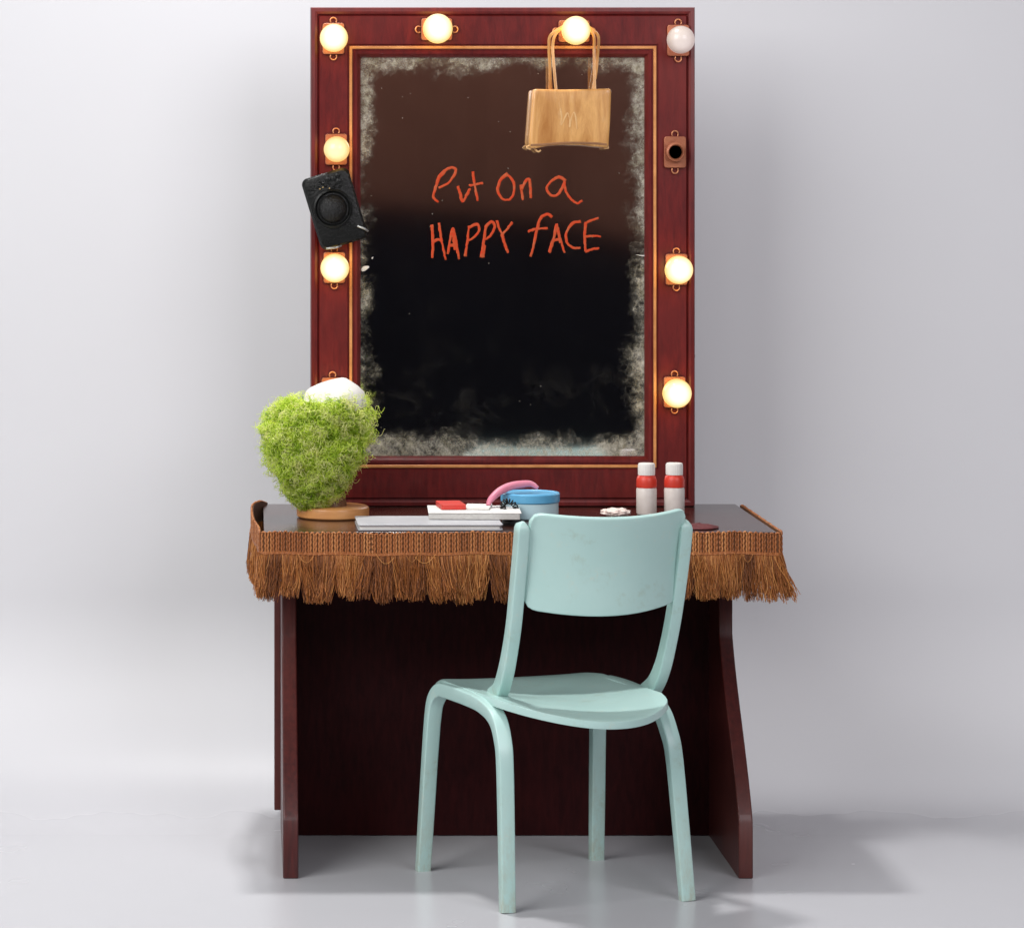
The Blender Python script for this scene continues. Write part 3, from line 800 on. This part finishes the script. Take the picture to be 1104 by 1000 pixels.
bm = bmesh.new(); lathe(bm, [(0, .038), (.0665, .038), (.068, .040), (.068, .057), (.066, .0595), (.060, .060), (.058, .0585), (0, .0585)], (p3.x, 7.47, TZ), 'Z', 56); obj('lid', bm, M['blue'], tin, angle=35)
bm = bmesh.new()
pp = [P(526, 545, 7.40), P(529.5, 538, 7.41), P(538, 530, 7.425), P(549, 524.5, 7.44), P(561, 522, 7.45), P(572, 521.5, 7.455), P(580, 526, 7.45)]
sweep(bm, catmull(pp, 8), round_rect(.0125, .0088, .007, 4), (0, 1, 0), lambda t: (max(.25, math.sin(math.pi * (.06 + .9 * t)) ** .4), max(.45, math.sin(math.pi * (.06 + .88 * t)) ** .5)))
one(obj('hairband', bm, M['pink'], angle=60), 'curved pink plastic hairband leaning over the blue tin lid', 'hairband')
# black coil of thick elastic beside the tin
bm = bmesh.new(); cc2 = P(549, 547, 7.385)
tq = Matrix.Rotation(R(52), 3, 'X') @ Matrix.Rotation(R(20), 3, 'Y')
path = []
for i in range(241):
    a = 2 * math.pi * i / 240; rr = .0165 + .0055 * math.cos(a * 17)
    path.append(cc2 + tq @ Vector((rr * math.cos(a), rr * math.sin(a), .0055 * math.sin(a * 17))))
sweep(bm, path, circle(.0016, 6), (0, 1, 0))
one(obj('hair_tie', bm, M['black'], angle=0), 'small black coiled hair tie propped beside the blue tin', 'hair tie')
# bottles
def bottle(px, Y, label):
    c = P(px, 0, Y); c.z = TZ
    t = thing('bottle', label, 'bottle', c, 'white bottles with red collars')
    bm = bmesh.new(); lathe(bm, [(0, .001), (.0215, .001), (.0235, .004), (.0238, .058), (.0225, .0625), (0, .0625)], c, 'Z', 40); bb = obj('bottle_body', bm, M['bottle'], t, angle=35)
    bm = bmesh.new(); lathe(bm, [(0, .063), (.0232, .063), (.0238, .066), (.0236, .080), (.0215, .088), (.0185, .0915), (0, .0915)], c, 'Z', 40); obj('collar', bm, M['redband'], t, angle=35)
    bm = bmesh.new()
    n = 60; prof = [(.0195, .092), (.0197, .114), (.0185, .1185), (.0165, .1195)]
    lathe(bm, [(0, .092)] + prof + [(0, .1195)], c, 'Z', 60)
    for v in bm.verts:
        k = Vector((v.co.x - c.x, v.co.y - c.y)); a = math.atan2(k.y, k.x)
        if k.length > .018: k *= 1 + .018 * math.cos(a * 30); v.co.x, v.co.y = c.x + k.x, c.y + k.y
    obj('cap', bm, M['bottlecap'], t, angle=35)
    bm = bmesh.new()
    for j, (z, a0, a1) in enumerate(((.052, -130, -62), (.047, -125, -70), (.042, -128, -75), (.036, -120, -66))):
        pth = [Vector((c.x + .02385 * math.cos(R(a0 + (a1 - a0) * i / 12)), c.y + .02385 * math.sin(R(a0 + (a1 - a0) * i / 12)), c.z + z)) for i in range(13)]
        sweep(bm, pth, round_rect(.0002, .0009, .0001, 1), (0, 0, 1), lambda t: (4, .2))
    bm.free()
    return t
b1 = bottle(697, 7.55, '')
def copy_tree(o, parent=None):
    c = o.copy(); COL.objects.link(c); c.parent = parent
    for ch in list(o.children): copy_tree(ch, c)
    return c
b2 = copy_tree(b1); q = P(727, 0, 7.555); b2.location = (q.x, 7.555, TZ); b2.rotation_euler.z = R(40)
b1['label'] = 'left one of the two white red-collared bottles, beside the gold line'
b2['label'] = 'right one of the two white red-collared bottles, behind the chair back corner'
# crumpled tissue
bm = bmesh.new(); c = P(664, 0, 7.50); bmesh.ops.create_icosphere(bm, subdivisions=5, radius=1)
for v in bm.verts:
    d = v.co.copy(); k = 1 + .30 * mnoise.noise(d * 2.3) + .22 * abs(mnoise.noise(d * 5)) + .1 * mnoise.noise(d * 11)
    v.co = Vector((c.x + d.x * .030 * k, 7.50 + d.y * .022 * k, TZ + .0105 + max(-.010, d.z * .009 * k)))
one(obj('tissue', bm, M['tissue'], angle=0), 'crumpled pale tissue lying on the table behind the chair back', 'tissue')
# folded wine-red cloth by the right-hand front corner
bm = bmesh.new(); c = P(752, 0, 7.235); bmesh.ops.create_uvsphere(bm, u_segments=40, v_segments=20, radius=1)
for v in bm.verts:
    d = v.co.copy(); k = 1 + .16 * mnoise.noise(Vector((d.x * 2, d.y * 2, 3)))
    v.co = Vector((c.x + d.x * .050 * k, 7.255 + d.y * .042 * k, TZ + .0015 + max(0, d.z) * .008 * (1 + .5 * mnoise.noise(d * 4))))
one(obj('cloth', bm, M['wine'], angle=0), 'flat wine red cloth pad lying near the right front corner of the table', 'cloth')

# ------------------------------------------------------------------ lamps
def lamp(name, loc, target, size, power, color=(1, 1, 1), size_y=None, spread=180):
    l = bpy.data.lights.new(name, 'AREA'); l.energy = power; l.color = color
    l.shape = 'RECTANGLE'; l.size = size; l.size_y = size_y or size; l.spread = R(spread)
    o = bpy.data.objects.new(name, l); COL.objects.link(o); o.location = loc
    o.rotation_euler = (Vector(target) - Vector(loc)).to_track_quat('-Z', 'Y').to_euler()
    return o
lamp('key_softbox', (-3.0, 4.0, 3.8), (.3, 7.7, .9), 3.6, 248, (1, .995, .985))
lamp('wall_fill', (3.6, 2.0, 3.9), (2.2, 7.9, .9), 3.4, 165, (.975, .95, 1))  # added fill with no visible source, lifts the right-hand wall
lamp('front_fill', (-.5, 1.4, 3.7), (.8, 7.6, .7), 1.6, 24, (.99, .98, 1))  # added fill above the camera, brightens the back of the chair
lamp('top_lamp', (.12, 7.74, 3.9), (.35, 7.2, 0), .28, 25, (1, .99, .98), size_y=.2, spread=100)
lamp('drape_fill', (1.2, -.6, 3.9), (1.2, -2.0, 1.6), .8, 17, (1, .9, .82))  # unseen lamp added to brighten the drape for its reflection

w = bpy.data.worlds.new('World'); S.world = w; w.use_nodes = True
bg = w.node_tree.nodes['Background']; bg.inputs[0].default_value = (.9, .93, 1, 1); bg.inputs[1].default_value = .006

cam = bpy.data.cameras.new('camera'); co = bpy.data.objects.new('camera', cam); COL.objects.link(co)
co.location = (0, 0, EYE); co.rotation_euler = (R(90), 0, 0)
cam.sensor_fit = 'HORIZONTAL'; cam.sensor_width = 36; cam.lens = FPX / 1104 * 36
cam.shift_x = (552 - VX) / 1104; cam.shift_y = -(500 - VY) / 1104
cam.clip_end = 60; cam.clip_start = .1
S.camera = co
S.view_settings.view_transform = 'Standard'; S.view_settings.look = 'None'
S.view_settings.exposure = .1; S.view_settings.gamma = 1
